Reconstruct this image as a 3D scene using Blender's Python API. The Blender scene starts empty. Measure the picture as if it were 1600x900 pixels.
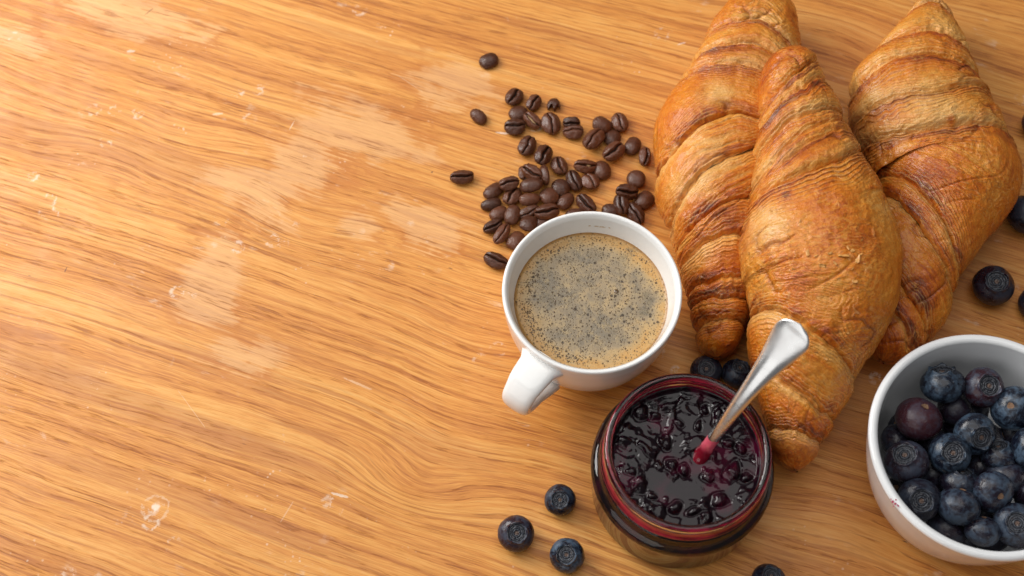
import bpy, math, random
import numpy as np
from mathutils import Vector, Matrix, Euler

# ------------------------------------------------------------------ camera, light, exposure
sc = bpy.context.scene
COL = sc.collection
TILT = math.radians(25.5); DIST = 0.70; FOC = 2222.0
cam_d = bpy.data.cameras.new('camera'); cam = bpy.data.objects.new('camera', cam_d); COL.objects.link(cam)
cam.location = (0, -DIST*math.sin(TILT), DIST*math.cos(TILT)); cam.rotation_euler = (TILT, 0, 0)
cam_d.sensor_width = 36.0; cam_d.lens = 36.0*FOC/1600.0; cam_d.clip_start = 0.02; cam_d.clip_end = 50
cam_d.dof.use_dof = True; cam_d.dof.focus_distance = 0.665; cam_d.dof.aperture_fstop = 9.0
sc.camera = cam

world = bpy.data.worlds.new('World'); sc.world = world; world.use_nodes = True
bg = world.node_tree.nodes['Background']
bg.inputs[0].default_value = (0.95, 0.97, 1.0, 1); bg.inputs[1].default_value = 0.13

def area(name, loc, target, sx, sy, power, col):
    l = bpy.data.lights.new(name, 'AREA'); l.shape = 'RECTANGLE'; l.size = sx; l.size_y = sy; l.energy = power; l.color = col
    o = bpy.data.objects.new(name, l); COL.objects.link(o); o.location = loc
    o.rotation_euler = (Vector(target) - Vector(loc)).to_track_quat('-Z', 'Y').to_euler()
    return o
area('window_light', (-0.74, 0.42, 0.62), (-0.02, 0.0, 0.0), 0.70, 0.56, 12.0, (1.0, 0.98, 0.95))
area('ceiling_bounce', (-0.25, 0.40, 1.9), (-.1, .1, 0), 2.0, 2.0, 20.5, (1.0, 0.98, 0.95))
area('white_wall_bounce', (-1.15, -1.35, 1.15), (0.05, -.05, 0), 1.7, 1.4, 8.0, (1.0, 0.985, 0.96))

sc.view_settings.view_transform = 'Standard'; sc.view_settings.look = 'None'
sc.view_settings.exposure = 0.0; sc.view_settings.gamma = 1.0
sc.cycles.caustics_refractive = True; sc.cycles.caustics_reflective = False
sc.cycles.max_bounces = 12; sc.cycles.transmission_bounces = 10; sc.cycles.transparent_max_bounces = 8
sc.cycles.sample_clamp_indirect = 4.0
sc.cycles.use_denoising = True

# ------------------------------------------------------------------ helpers
_ct, _st = math.cos(TILT), math.sin(TILT)
CAM = np.array([0, -DIST*_st, DIST*_ct]); AX = np.array([1., 0, 0]); AY = np.array([0, _ct, _st]); AZ = np.array([0, -_st, _ct])
def at(px, py, z=0.0):
    """point of the place at height z that the photograph shows at (px, py)"""
    d = (px-800)/FOC*AX - (py-450)/FOC*AY - AZ
    return CAM + d*((z-CAM[2])/d[2])
PXM = 1/3300.0

def _hash(i, j, k, seed):
    n = (i*374761393 + j*668265263 + k*2147483647 + seed*1274126177) & 0xffffffff
    n = ((n ^ (n >> 13))*1274126177) & 0xffffffff
    n = n ^ (n >> 16)
    return (n & 0xffff)/32767.5 - 1.0
def vnoise(x, y, z=0.0, seed=0):
    x, y, z = np.broadcast_arrays(np.asarray(x, float), np.asarray(y, float), np.asarray(z, float))
    xi, yi, zi = [np.floor(a).astype(np.int64) for a in (x, y, z)]
    f = [a-b for a, b in ((x, xi), (y, yi), (z, zi))]
    u, v, w = [t*t*t*(t*(t*6-15)+10) for t in f]
    def h(a, b, c): return _hash(xi+a, yi+b, zi+c, seed)
    def mix(a, b, t): return a+(b-a)*t
    return mix(mix(mix(h(0,0,0), h(1,0,0), u), mix(h(0,1,0), h(1,1,0), u), v),
               mix(mix(h(0,0,1), h(1,0,1), u), mix(h(0,1,1), h(1,1,1), u), v), w)
def fbm(x, y, z=0.0, seed=0, octs=4):
    s = 0; a = 1.0; t = 0
    for o in range(octs):
        s = s + a*vnoise(np.asarray(x)*2**o, np.asarray(y)*2**o, np.asarray(z)*2**o, seed+o*17); t += a; a *= .5
    return s/t
def sstep(a, b, x):
    t = np.clip((x-a)/(b-a), 0, 1); return t*t*(3-2*t)

def new_mesh(name, verts, faces, smooth=True):
    me = bpy.data.meshes.new(name)
    verts = np.asarray(verts, np.float32).reshape(-1, 3); faces = np.asarray(faces, np.int32)
    n = len(faces); k = faces.shape[1]
    me.vertices.add(len(verts)); me.vertices.foreach_set('co', verts.ravel())
    me.loops.add(n*k); me.loops.foreach_set('vertex_index', faces.ravel())
    me.polygons.add(n); me.polygons.foreach_set('loop_start', np.arange(0, n*k, k, dtype=np.int32))
    try: me.polygons.foreach_set('loop_total', np.full(n, k, np.int32))
    except Exception: pass
    if smooth: me.polygons.foreach_set('use_smooth', np.ones(n, bool))
    me.update(calc_edges=True); me.validate()
    return me
def grid_mesh(name, P, wrap_u=False, wrap_v=False, flip=False):
    """P (n, m, 3) grid of points"""
    n, m = P.shape[:2]
    idx = np.arange(n*m).reshape(n, m)
    a = idx if wrap_u else idx[:-1]; b = np.roll(idx, -1, 0) if wrap_u else idx[1:]
    def cols(q): return (q, np.roll(q, -1, 1)) if wrap_v else (q[:, :-1], q[:, 1:])
    a0, a1 = cols(a); b0, b1 = cols(b)
    F = np.stack([a0, a1, b1, b0], -1).reshape(-1, 4)
    if flip: F = F[:, ::-1]
    return new_mesh(name, P.reshape(-1, 3), F)
def lathe(name, prof, seg=128, fn=None, close=False):
    """prof: list of (r, z); outward normals for an upward outer wall"""
    prof = np.array(prof, float); th = np.linspace(0, 2*np.pi, seg, endpoint=False)
    r = prof[:, 0][:, None]; z = prof[:, 1][:, None]
    P = np.stack([r*np.cos(th), r*np.sin(th), z+0*th], -1)
    if fn is not None: P = fn(P, th)
    return grid_mesh(name, P, wrap_v=True, wrap_u=close)
def smooth_profile(pts, n=8):
    """Catmull-Rom through the profile points"""
    p = np.array(pts, float); p = np.vstack([2*p[0]-p[1], p, 2*p[-1]-p[-2]]); out = []
    for i in range(1, len(p)-2):
        for t in np.linspace(0, 1, n, endpoint=False):
            out.append(.5*((2*p[i])+(-p[i-1]+p[i+1])*t+(2*p[i-1]-5*p[i]+4*p[i+1]-p[i+2])*t*t+(-p[i-1]+3*p[i]-3*p[i+1]+p[i+2])*t**3))
    out.append(p[-2]); out = np.array(out); out[:, 0] = np.maximum(out[:, 0], 0)
    return out
def add_attr(me, name, vals):
    a = me.attributes.new(name, 'FLOAT', 'POINT'); a.data.foreach_set('value', np.asarray(vals, np.float32).ravel())
def obj(name, me, mat=None, parent=None):
    o = bpy.data.objects.new(name, me); COL.objects.link(o)
    if mat and not me.materials: me.materials.append(mat)
    if parent: o.parent = parent
    return o
def tag(o, label=None, cat=None, group=None, kind=None):
    for k, v in (('label', label), ('category', cat), ('group', group), ('kind', kind)):
        if v: o[k] = v
    return o
def empty(name, loc, rot=(0, 0, 0), scale=1.0):
    o = bpy.data.objects.new(name, None); COL.objects.link(o); o.empty_display_size = .005
    o.location = loc; o.rotation_euler = rot; o.scale = (scale,)*3
    return o

# node helper ---------------------------------------------------
class NT:
    def __init__(s, name):
        s.mat = bpy.data.materials.new(name); s.mat.use_nodes = True; s.t = s.mat.node_tree
        s.b = s.t.nodes['Principled BSDF']; s.out = s.t.nodes['Material Output']
    def n(s, typ, **kw):
        x = s.t.nodes.new(typ)
        for k, v in kw.items(): setattr(x, k, v)
        return x
    def set(s, sock, v):
        if isinstance(v, bpy.types.NodeSocket): s.t.links.new(v, sock)
        else: sock.default_value = v
    def m(s, op, a, b=None, c=None, clamp=False):
        x = s.n('ShaderNodeMath', operation=op, use_clamp=clamp)
        for i, v in enumerate((a, b, c)):
            if v is not None: s.set(x.inputs[i], v)
        return x.outputs[0]
    def add(s, a, b): return s.m('ADD', a, b)
    def sub(s, a, b): return s.m('SUBTRACT', a, b)
    def mul(s, a, b): return s.m('MULTIPLY', a, b)
    def xyz(s, x, y, z=0.0):
        q = s.n('ShaderNodeCombineXYZ')
        for i, v in enumerate((x, y, z)): s.set(q.inputs[i], v)
        return q.outputs[0]
    def sep(s, v):
        q = s.n('ShaderNodeSeparateXYZ'); s.set(q.inputs[0], v); return q.outputs
    def noise(s, vec, scale=1.0, detail=2.0, rough=.5, dist=0.0, dim='3D'):
        q = s.n('ShaderNodeTexNoise', noise_dimensions=dim)
        s.set(q.inputs['Vector'], vec); q.inputs['Scale'].default_value = scale; q.inputs['Detail'].default_value = detail
        q.inputs['Roughness'].default_value = rough; q.inputs['Distortion'].default_value = dist
        return q.outputs['Fac']
    def vor(s, vec, scale=1.0, feature='F1', rnd=1.0):
        q = s.n('ShaderNodeTexVoronoi', feature=feature); s.set(q.inputs['Vector'], vec)
        q.inputs['Scale'].default_value = scale; q.inputs['Randomness'].default_value = rnd
        return q.outputs
    def ss(s, x, a, b, lo=0.0, hi=1.0):
        q = s.n('ShaderNodeMapRange', interpolation_type='SMOOTHSTEP'); s.set(q.inputs[0], x)
        q.inputs[1].default_value = a; q.inputs[2].default_value = b; q.inputs[3].default_value = lo; q.inputs[4].default_value = hi
        return q.outputs[0]
    def ramp(s, x, stops, interp='LINEAR'):
        q = s.n('ShaderNodeValToRGB'); s.set(q.inputs[0], x); cr = q.color_ramp; cr.interpolation = interp
        while len(cr.elements) < len(stops): cr.elements.new(.5)
        for e, (p, c) in zip(cr.elements, stops): e.position = p; e.color = tuple(c)+(1,)
        return q.outputs[0]
    def mix(s, f, a, b, mode='MIX'):
        q = s.n('ShaderNodeMix', data_type='RGBA', blend_type=mode); s.set(q.inputs[0], f)
        for i, v in ((6, a), (7, b)):
            if isinstance(v, tuple) and len(v) == 3: v = v+(1,)
            s.set(q.inputs[i], v)
        return q.outputs[2]
    def coord(s, which='Object', k=None):
        c = s.n('ShaderNodeTexCoord').outputs[which]
        if k is None: return c
        q = s.n('ShaderNodeVectorMath', operation='SCALE'); s.set(q.inputs[0], c); q.inputs['Scale'].default_value = k; return q.outputs[0]
    def attr(s, name): return s.n('ShaderNodeAttribute', attribute_name=name).outputs['Fac']
    def rnd(s): return s.n('ShaderNodeObjectInfo').outputs['Random']
    def bump(s, h, dist, strength=1.0, normal=None):
        q = s.n('ShaderNodeBump'); s.set(q.inputs['Height'], h); q.inputs['Distance'].default_value = dist
        q.inputs['Strength'].default_value = strength
        if normal is not None: s.t.links.new(normal, q.inputs['Normal'])
        return q.outputs[0]
    def p(s, **kw):
        names = dict(base='Base Color', rough='Roughness', metal='Metallic', spec='Specular IOR Level', ior='IOR', trans='Transmission Weight',
                     coat='Coat Weight', coatr='Coat Roughness', sss='Subsurface Weight', sssr='Subsurface Radius', ssss='Subsurface Scale',
                     normal='Normal', sheen='Sheen Weight', alpha='Alpha')
        for k, v in kw.items():
            if k == 'base' and isinstance(v, tuple) and len(v) == 3: v = v+(1,)
            s.set(s.b.inputs[names[k]], v)
        return s.mat

def srgb(r, g, b):
    f = lambda c: (c/255/12.92) if c/255 <= .04045 else ((c/255+.055)/1.055)**2.4
    return (f(r), f(g), f(b))

# ------------------------------------------------------------------ materials
def mat_wood():
    w = NT('oak_veneer'); X = w.coord('Object'); x, y, z = w.sep(X)
    ang = math.radians(-19.0); c, s_ = math.cos(ang), math.sin(ang)
    U0 = w.add(w.mul(x, c), w.mul(y, s_)); V0 = w.add(w.mul(x, -s_), w.mul(y, c))
    def uv_of(px, py):
        p = at(px, py, 0); return (p[0]*c+p[1]*s_, -p[0]*s_+p[1]*c)
    def spot(px, py, ru, rv, U=U0, V=V0):
        u, v = uv_of(px, py)
        a = w.mul(w.sub(U, u), 1/ru); b = w.mul(w.sub(V, v), 1/rv)
        r2 = w.add(w.mul(a, a), w.mul(b, b))
        return w.m('POWER', 2.71828, w.mul(r2, -1.0))
    # the growth-ring field: V bent by slow noise and by the figure around the old knot
    n_slow = w.noise(w.xyz(w.mul(U0, 2.6), w.mul(V0, 6.0), 3.3), 1.0, 1.0, .5)
    n_mid = w.noise(w.xyz(w.mul(U0, 11.0), w.mul(V0, 30.0), 7.7), 1.0, 2.0, .5)
    n_sm = w.noise(w.xyz(w.mul(U0, 45.0), w.mul(V0, 160.0), 17.7), 1.0, 2.0, .5)
    Vf = w.add(V0, w.mul(w.sub(n_slow, .5), .026)); Vf = w.add(Vf, w.mul(w.sub(n_mid, .5), .0065)); Vf = w.add(Vf, w.mul(w.sub(n_sm, .5), .0016))
    for px, py, ru, rv, amp in ((650, 765, .030, .0140, .0150), (700, 690, .030, .020, .006), (230, 205, .050, .013, .012), (180, 215, .03, .02, -.008),
                                (470, 345, .03, .02, .006), (735, 530, .030, .026, .005), (60, 560, .09, .012, .008),
                                (1290, 40, .05, .02, -.012), (1560, 620, .03, .02, .012), (1330, 800, .05, .02, -.010)):
        Vf = w.add(Vf, w.mul(spot(px, py, ru, rv), amp))
    bands = w.noise(w.xyz(w.mul(Vf, 70.0), w.mul(U0, .8), 1.0), 1.0, 2.0, .5)
    lines = w.noise(w.xyz(w.mul(Vf, 300.0), w.mul(U0, 3.5), 2.0), 1.0, 3.0, .62)
    fine_l = w.noise(w.xyz(w.mul(Vf, 820.0), w.mul(U0, 11.0), 6.0), 1.0, 2.0, .6)
    fibre = w.noise(w.xyz(w.mul(w.add(Vf, w.mul(V0, .3)), 1500.0), w.mul(U0, 60.0), 4.0), 1.0, 2.0, .65)
    flame = w.noise(w.xyz(w.mul(V0, 16.0), w.mul(U0, 7.0), 9.0), 1.0, 3.0, .55)
    early = w.ss(lines, .50, .60)      # open, porous early wood of each ring
    seam = w.mul(w.ss(w.noise(w.xyz(w.mul(Vf, 430.0), w.mul(U0, 5.0), 31.0), 1.0, 2.0, .55), .53, .60), w.ss(flame, .38, .56))
    dash = w.noise(w.xyz(w.mul(Vf, 1150.0), w.mul(U0, 60.0), 11.0), 1.0, 2.0, .6)
    pores = w.mul(w.ss(dash, .53, .63), w.m('MULTIPLY_ADD', early, .75, .25))
    tone = w.add(w.mul(bands, .34), w.add(w.mul(lines, -.34), w.add(w.mul(fine_l, .30), w.mul(fibre, .42))))
    tone = w.add(w.add(tone, .19), w.mul(w.sub(flame, .5), .20))
    col = w.ramp(tone, [(.36, (.36, .106, .018)), (.46, (.53, .190, .032)), (.54, (.655, .264, .049)), (.62, (.73, .335, .075)), (.74, (.78, .415, .120))])
    col = w.mix(w.mul(seam, .58), col, (.38, .115, .018))
    # long darker heartwood stripes; the broad right-hand ones also paint in the light drop-off
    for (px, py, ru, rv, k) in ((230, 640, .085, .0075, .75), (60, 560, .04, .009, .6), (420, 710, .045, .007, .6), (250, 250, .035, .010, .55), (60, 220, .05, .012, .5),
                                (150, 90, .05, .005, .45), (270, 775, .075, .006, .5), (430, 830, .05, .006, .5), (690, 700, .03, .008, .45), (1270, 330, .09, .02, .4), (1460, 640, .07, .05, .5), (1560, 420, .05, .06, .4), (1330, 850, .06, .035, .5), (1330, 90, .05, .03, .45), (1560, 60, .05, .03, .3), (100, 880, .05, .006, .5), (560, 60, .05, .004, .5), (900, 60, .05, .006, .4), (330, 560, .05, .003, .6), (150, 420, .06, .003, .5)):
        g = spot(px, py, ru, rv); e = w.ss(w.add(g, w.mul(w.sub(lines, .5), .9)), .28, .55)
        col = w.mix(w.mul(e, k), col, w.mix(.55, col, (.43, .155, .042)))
    # worn lacquer: pale patches with tide marks
    wn = w.noise(X, 42.0, 4.0, .6, .4); wn2 = w.noise(w.xyz(w.mul(U0, 18), w.mul(V0, 60), 5.0), 1.0, 4.0, .6)
    patch = None
    for px, py, ru, rv in ((400, 300, .035, .020), (335, 430, .020, .030), (560, 210, .045, .022), (470, 250, .03, .02), (660, 350, .03, .014), (700, 130, .03, .02), (560, 350, .018, .012),
                           (200, 20, .06, .015), (20, 55, .03, .012), (380, 560, .03, .012), (320, 480, .020, .015)):
        g = spot(px, py, ru, rv); patch = g if patch is None else w.m('MAXIMUM', patch, g)
    pv = w.add(patch, w.mul(w.sub(w.add(w.mul(wn, .42), w.add(w.mul(wn2, .50), w.mul(fine_l, .30))), .61), 3.0))
    pin = w.ss(pv, .42, .80); pedge = w.mul(w.ss(pv, .34, .46), w.ss(pv, .66, .50, 0, 1))
    col = w.mix(w.mul(pin, .44), col, (.76, .45, .22))
    rim_n = w.ss(w.noise(X, 26.0, 2.0, .5), .45, .62)
    col = w.mix(w.mul(w.mul(pedge, rim_n), .75), col, (.52, .17, .025))
    # faint chalky rubs, dots and crumbs of old paint
    rub = w.mul(w.ss(w.noise(w.xyz(w.mul(U0, 60), w.mul(V0, 120), 2.0), 1.0, 4.0, .65), .60, .74), w.ss(w.noise(X, 14.0, 2.0), .44, .62))
    col = w.mix(w.mul(rub, .45), col, (.76, .60, .44))
    sp = w.vor(X, 330.0); chip = w.mul(w.ss(sp['Distance'], .25, .12), w.ss(w.noise(X, 24.0, 3.0, .6), .56, .68))
    chip = w.mul(chip, w.ss(w.noise(X, 300.0, 1.0), .44, .56))
    col = w.mix(w.mul(chip, .50), col, (.82, .68, .52))
    # small scuffed rings, mostly broken arcs
    sc_v = w.vor(X, 62.0)
    ring = w.mul(w.ss(sc_v['Distance'], .14, .20), w.ss(sc_v['Distance'], .30, .22))
    ring = w.mul(ring, w.mul(w.ss(w.noise(X, 230.0, 3.0, .7), .48, .58), w.ss(w.noise(X, 15.0, 2.0), .54, .62)))
    col = w.mix(w.mul(ring, .55), col, (.82, .68, .54))
    p = at(243, 794, 0); dx = w.sub(x, p[0]); dy = w.sub(y, p[1]); r = w.m('SQRT', w.add(w.mul(dx, dx), w.mul(dy, dy)))
    rn = w.add(r, w.mul(w.sub(w.noise(X, 260.0, 3.0, .6), .5), .004))
    gap = w.ss(w.noise(X, 380.0, 3.0, .7), .42, .52)
    col = w.mix(w.mul(w.mul(w.ss(rn, .0050, .0056), w.ss(rn, .0068, .0061)), w.mul(gap, .30)), col, (.85, .70, .52))
    col = w.mix(w.mul(w.ss(rn, .0024, .0012), .62), col, (.90, .82, .72))
    # single scratches and scuffs
    for px, py, ln, wd, an, cc, kk in ((233, 18, 13, 1.1, 48, (.14, .05, .02), .8), (103, 421, 6, 1.2, 75, (.12, .045, .018), .85), (675, 269, 2, 2, 0, (.10, .04, .02), .8), (456, 196, 12, 1.4, 68, (.85, .70, .52), .5),
                                     (785, 208, 13, 2.5, -8, (.86, .74, .62), .6), (532, 774, 17, 2.6, -16, (.86, .74, .60), .6), (448, 800, 22, 1.3, 62, (.82, .68, .52), .25), (340, 178, 12, 3.0, 5, (.84, .72, .56), .45),
                                     (205, 80, 9, 3.5, 0, (.82, .72, .62), .45), (1065, 68, 9, 1.8, 20, (.85, .76, .66), .5), (640, 130, 40, .8, -38, (.84, .68, .48), .3), (300, 640, 50, .8, -52, (.84, .68, .48), .28), (560, 600, 30, 2.2, -24, (.80, .64, .46), .35)):
        p = at(px, py, 0); dx = w.sub(x, p[0]); dy = w.sub(y, p[1]); ca, sa = math.cos(math.radians(an)), math.sin(math.radians(an))
        a_ = w.mul(w.add(w.mul(dx, ca), w.mul(dy, sa)), 1/(ln*.0003)); b_ = w.mul(w.add(w.mul(dy, ca), w.mul(dx, -sa)), 1/(wd*.0003))
        g = w.m('POWER', 2.71828, w.mul(w.add(w.mul(a_, a_), w.mul(b_, b_)), -1.0))
        g = w.ss(w.add(g, w.mul(w.sub(w.noise(X, 520.0, 3.0, .7), .5), 1.1)), .42, .60)
        col = w.mix(w.mul(g, kk), col, cc)
    # dark pores and a few nicks
    col = w.mix(w.mul(pores, .62), col, (.28, .078, .012))
    nick = w.mul(w.ss(w.vor(w.xyz(w.mul(U0, 1.0), w.mul(V0, 4.0), 0), 55.0)['Distance'], .09, .03), w.ss(w.noise(X, 31.0, 1.0), .62, .68))
    col = w.mix(w.mul(nick, .8), col, (.10, .04, .015))
    hgt = w.add(w.mul(lines, .3), w.add(w.mul(fibre, .5), w.mul(pores, -.8)))
    rgh = w.ss(w.add(wn, w.mul(lines, .4)), .4, .95, .36, .58)
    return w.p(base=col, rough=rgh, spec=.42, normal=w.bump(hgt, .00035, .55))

def mat_pastry():
    w = NT('baked_pastry'); X = w.coord('Object'); tone = w.attr('tone'); pale = w.attr('pale'); groove = w.attr('groove'); streak = w.attr('streak')
    L = w.n('ShaderNodeAttribute', attribute_name='lap').outputs['Vector']; la, lb, lc = w.sep(L)   # metres across the lap, metres around the roll, lap number
    n1 = w.noise(X, 75.0, 5.0, .62, .5); n2 = w.noise(X, 330.0, 4.0, .65, .8); n3 = w.noise(X, 1000.0, 3.0, .65)
    warp = w.mul(w.sub(w.noise(X, 120.0, 3.0, .6), .5), .006); la2 = w.add(la, warp)
    st1 = w.noise(w.xyz(w.mul(la2, 420.0), w.mul(lb, 55.0), w.mul(lc, 7.3)), 1.0, 3.0, .6)
    st2 = w.noise(w.xyz(w.mul(la2, 1300.0), w.mul(lb, 160.0), w.mul(lc, 3.1)), 1.0, 3.0, .62)
    flk = w.noise(w.xyz(w.mul(la2, 640.0), w.mul(lb, 360.0), w.mul(lc, 5.1)), 1.0, 4.0, .66, 1.0)
    zone = w.ss(w.noise(X, 48.0, 2.0, .5, .4), .44, .58)
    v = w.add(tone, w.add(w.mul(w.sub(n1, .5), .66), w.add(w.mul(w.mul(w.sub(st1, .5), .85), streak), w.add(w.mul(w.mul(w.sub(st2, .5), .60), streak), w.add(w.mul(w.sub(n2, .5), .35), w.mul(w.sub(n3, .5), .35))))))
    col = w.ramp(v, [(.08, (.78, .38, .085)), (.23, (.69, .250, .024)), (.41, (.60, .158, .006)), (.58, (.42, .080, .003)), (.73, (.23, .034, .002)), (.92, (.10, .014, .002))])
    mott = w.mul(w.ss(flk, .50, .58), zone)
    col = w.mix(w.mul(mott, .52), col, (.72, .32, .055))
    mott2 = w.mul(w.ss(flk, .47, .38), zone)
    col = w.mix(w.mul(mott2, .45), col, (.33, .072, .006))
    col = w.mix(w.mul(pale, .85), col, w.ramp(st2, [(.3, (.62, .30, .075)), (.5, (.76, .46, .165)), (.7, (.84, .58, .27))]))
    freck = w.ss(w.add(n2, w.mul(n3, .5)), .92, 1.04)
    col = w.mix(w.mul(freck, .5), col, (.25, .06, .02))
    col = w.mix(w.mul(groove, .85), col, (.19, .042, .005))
    bh = w.add(w.mul(n2, .55), w.add(w.mul(n3, .35), w.add(w.mul(w.mul(st1, 1.0), streak), w.add(w.mul(w.mul(st2, .6), streak), w.mul(flk, .8)))))
    rgh = w.ss(n1, .3, .7, .24, .40)
    return w.p(base=col, rough=rgh, spec=.38, coat=.26, coatr=.10, normal=w.bump(bh, .0009, .75))

def mat_flake():
    w = NT('pastry_flake'); X = w.coord('Object'); n = w.noise(X, 600.0, 3.0)
    return w.p(base=w.ramp(n, [(.3, (.50, .19, .03)), (.7, (.76, .42, .13))]), rough=.4)

def mat_ceramic(name, base=(.84, .835, .82), rough=.12):
    w = NT(name); X = w.coord('Object')
    n = w.noise(X, 18.0, 2.0)
    return w.p(base=w.mix(n, base, tuple(c*.985 for c in base)), rough=rough, spec=.5, coat=.3, coatr=.05, normal=w.bump(n, .0006, .15))

def mat_crema():
    w = NT('coffee_crema'); X = w.coord('Object'); x, y, z = w.sep(X)
    r = w.m('SQRT', w.add(w.mul(x, x), w.mul(y, y)))
    big = w.noise(X, 55.0, 4.0, .6, 1.0); mid = w.noise(X, 210.0, 5.0, .7); fine = w.noise(X, 900.0, 3.0, .65)
    core = w.add(w.mul(w.ss(r, .0340, .0235), .75), w.mul(w.sub(big, .5), 2.0))
    col = w.ramp(core, [(.0, (.50, .27, .075)), (.28, (.45, .29, .120)), (.55, (.33, .24, .135)), (.9, (.20, .160, .108))])
    col = w.mix(w.ss(mid, .45, .70, 0, .50), col, (.53, .37, .165))
    # the dark, foam-poor islands
    dark = None
    for px, py, rr in ((962, 425, .0040), (1012, 462, .0052), (905, 440, .003), (880, 410, .008), (985, 395, .008), (968, 515, .0018), (1005, 490, .004), (860, 470, .006), (935, 400, .006)):
        p = at(px, py, .043)-np.array([0.0362, -.0272, .043]); a = w.sub(x, p[0]); b = w.sub(y, p[1])
        g = w.m('POWER', 2.71828, w.mul(w.add(w.mul(a, a), w.mul(b, b)), -1/(rr*rr))); dark = g if dark is None else w.m('MAXIMUM', dark, g)
    dk = w.ss(w.add(dark, w.add(w.mul(w.sub(mid, .5), 3.2), w.mul(w.sub(big, .5), 1.2))), .62, 1.45)
    col = w.mix(w.mul(dk, .60), col, (.070, .062, .042))
    # micro foam
    v1 = w.vor(X, 1000.0); v2 = w.vor(X, 520.0); v3 = w.vor(X, 300.0)
    m1 = w.mul(w.ss(v1['Distance'], .40, .20), w.ss(mid, .30, .50)); col = w.mix(w.mul(m1, .60), col, (.085, .055, .025))
    sel = w.sep(v2['Color'])[0]; m2 = w.mul(w.ss(v2['Distance'], .27, .17), w.ss(sel, .36, .42)); col = w.mix(w.mul(m2, .80), col, (.055, .030, .012))
    sel3 = w.sep(v3['Color'])[1]; m3 = w.mul(w.ss(v3['Distance'], .22, .16), w.ss(sel3, .62, .66)); col = w.mix(w.mul(m3, .85), col, (.035, .02, .01))
    col = w.mix(w.ss(fine, .56, .75, 0, .35), col, (.68, .52, .28))
    col = w.mix(w.ss(r, .0336, .0349, 0, .75), col, (.28, .13, .03))
    h = w.sub(w.mul(fine, .4), w.add(w.mul(m1, .3), w.add(w.mul(m2, .8), m3)))
    return w.p(base=col, rough=.30, spec=.5, sss=.0, normal=w.bump(h, .0004, .7))

def mat_bean(name='roasted_coffee', col0=(.042, .0125, .0055), col1=(.125, .041, .0185)):
    w = NT(name); X = w.coord('Object', .0105); n = w.noise(X, 230.0, 4.0, .6); n2 = w.noise(w.xyz(w.mul(w.sep(X)[0], .35), w.sep(X)[1], w.sep(X)[2]), 1300.0, 3.0, .65)
    rr = w.rnd(); g = w.attr('crease')
    c = w.mix(w.add(w.mul(n, .6), w.mul(w.sub(rr, .2), .9)), col0, col1)
    c = w.mix(w.mul(w.ss(n2, .50, .70), .45), c, (.15, .062, .032))
    c = w.mix(w.mul(g, .85), c, (.012, .005, .003))
    return w.p(base=c, rough=w.ss(n, .3, .7, .25, .38), spec=.45, normal=w.bump(w.add(w.mul(n2, .7), n), .0005, .8))

def mat_berry():
    w = NT('blueberry_skin'); X = w.coord('Object', .0085); rr = w.rnd(); loc = w.n('ShaderNodeObjectInfo').outputs['Location']
    xo = w.n('ShaderNodeVectorMath', operation='ADD'); w.set(xo.inputs[0], X)
    sc_ = w.n('ShaderNodeVectorMath', operation='SCALE'); w.set(sc_.inputs[0], loc); sc_.inputs['Scale'].default_value = 13.0; w.set(xo.inputs[1], sc_.outputs[0])
    Xo = xo.outputs[0]
    n = w.noise(Xo, 150.0, 4.0, .62, .6); n2 = w.noise(Xo, 620.0, 3.0, .6); n3 = w.noise(Xo, 70.0, 2.0)
    bl_ = w.n('ShaderNodeAttribute', attribute_type='OBJECT', attribute_name='bloom').outputs['Fac']; rd_ = w.n('ShaderNodeAttribute', attribute_type='OBJECT', attribute_name='redness').outputs['Fac']
    skin = w.mix(rd_, (.0055, .0070, .0150), (.045, .0090, .014))
    bloom = w.mul(w.ss(w.add(n, w.mul(w.sub(n2, .5), .6)), .38, .66), w.m('MULTIPLY_ADD', bl_, .70, .12))
    c = w.mix(bloom, skin, (.072, .118, .180))
    c = w.mix(w.mul(w.ss(n3, .58, .70), w.mul(w.ss(n2, .5, .6), .35)), c, (.10, .055, .045))
    scar = w.ss(w.noise(w.xyz(w.mul(w.sep(Xo)[0], .3), w.sep(Xo)[1], w.sep(Xo)[2]), 800.0, 2.0), .70, .74)
    c = w.mix(w.mul(scar, .35), c, (.22, .22, .22))
    return w.p(base=c, rough=w.ss(n, .35, .65, .22, .46), spec=.5, normal=w.bump(w.add(n2, n), .0004, .5))
def mat_calyx():
    w = NT('blueberry_calyx'); X = w.coord('Object', .0085); x, y, z = w.sep(X); r = w.m('SQRT', w.add(w.mul(x, x), w.mul(y, y)))
    n = w.noise(X, 700.0, 3.0, .6)
    rings = w.m('SINE', w.add(w.mul(r, 7200.0), w.mul(n, 6.0)))
    c = w.mix(w.mul(w.ss(rings, -.2, 1.0), w.ss(n, .30, .5)), (.012, .013, .020), (.085, .095, .115))
    c = w.mix(w.ss(r, .0012, .0006, 0, .7), c, (.17, .095, .06))
    c = w.mix(w.ss(n, .60, .75, 0, .5), c, (.10, .055, .035))
    return w.p(base=c, rough=.42, normal=w.bump(w.add(w.mul(rings, .3), n), .0005, .8))

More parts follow.
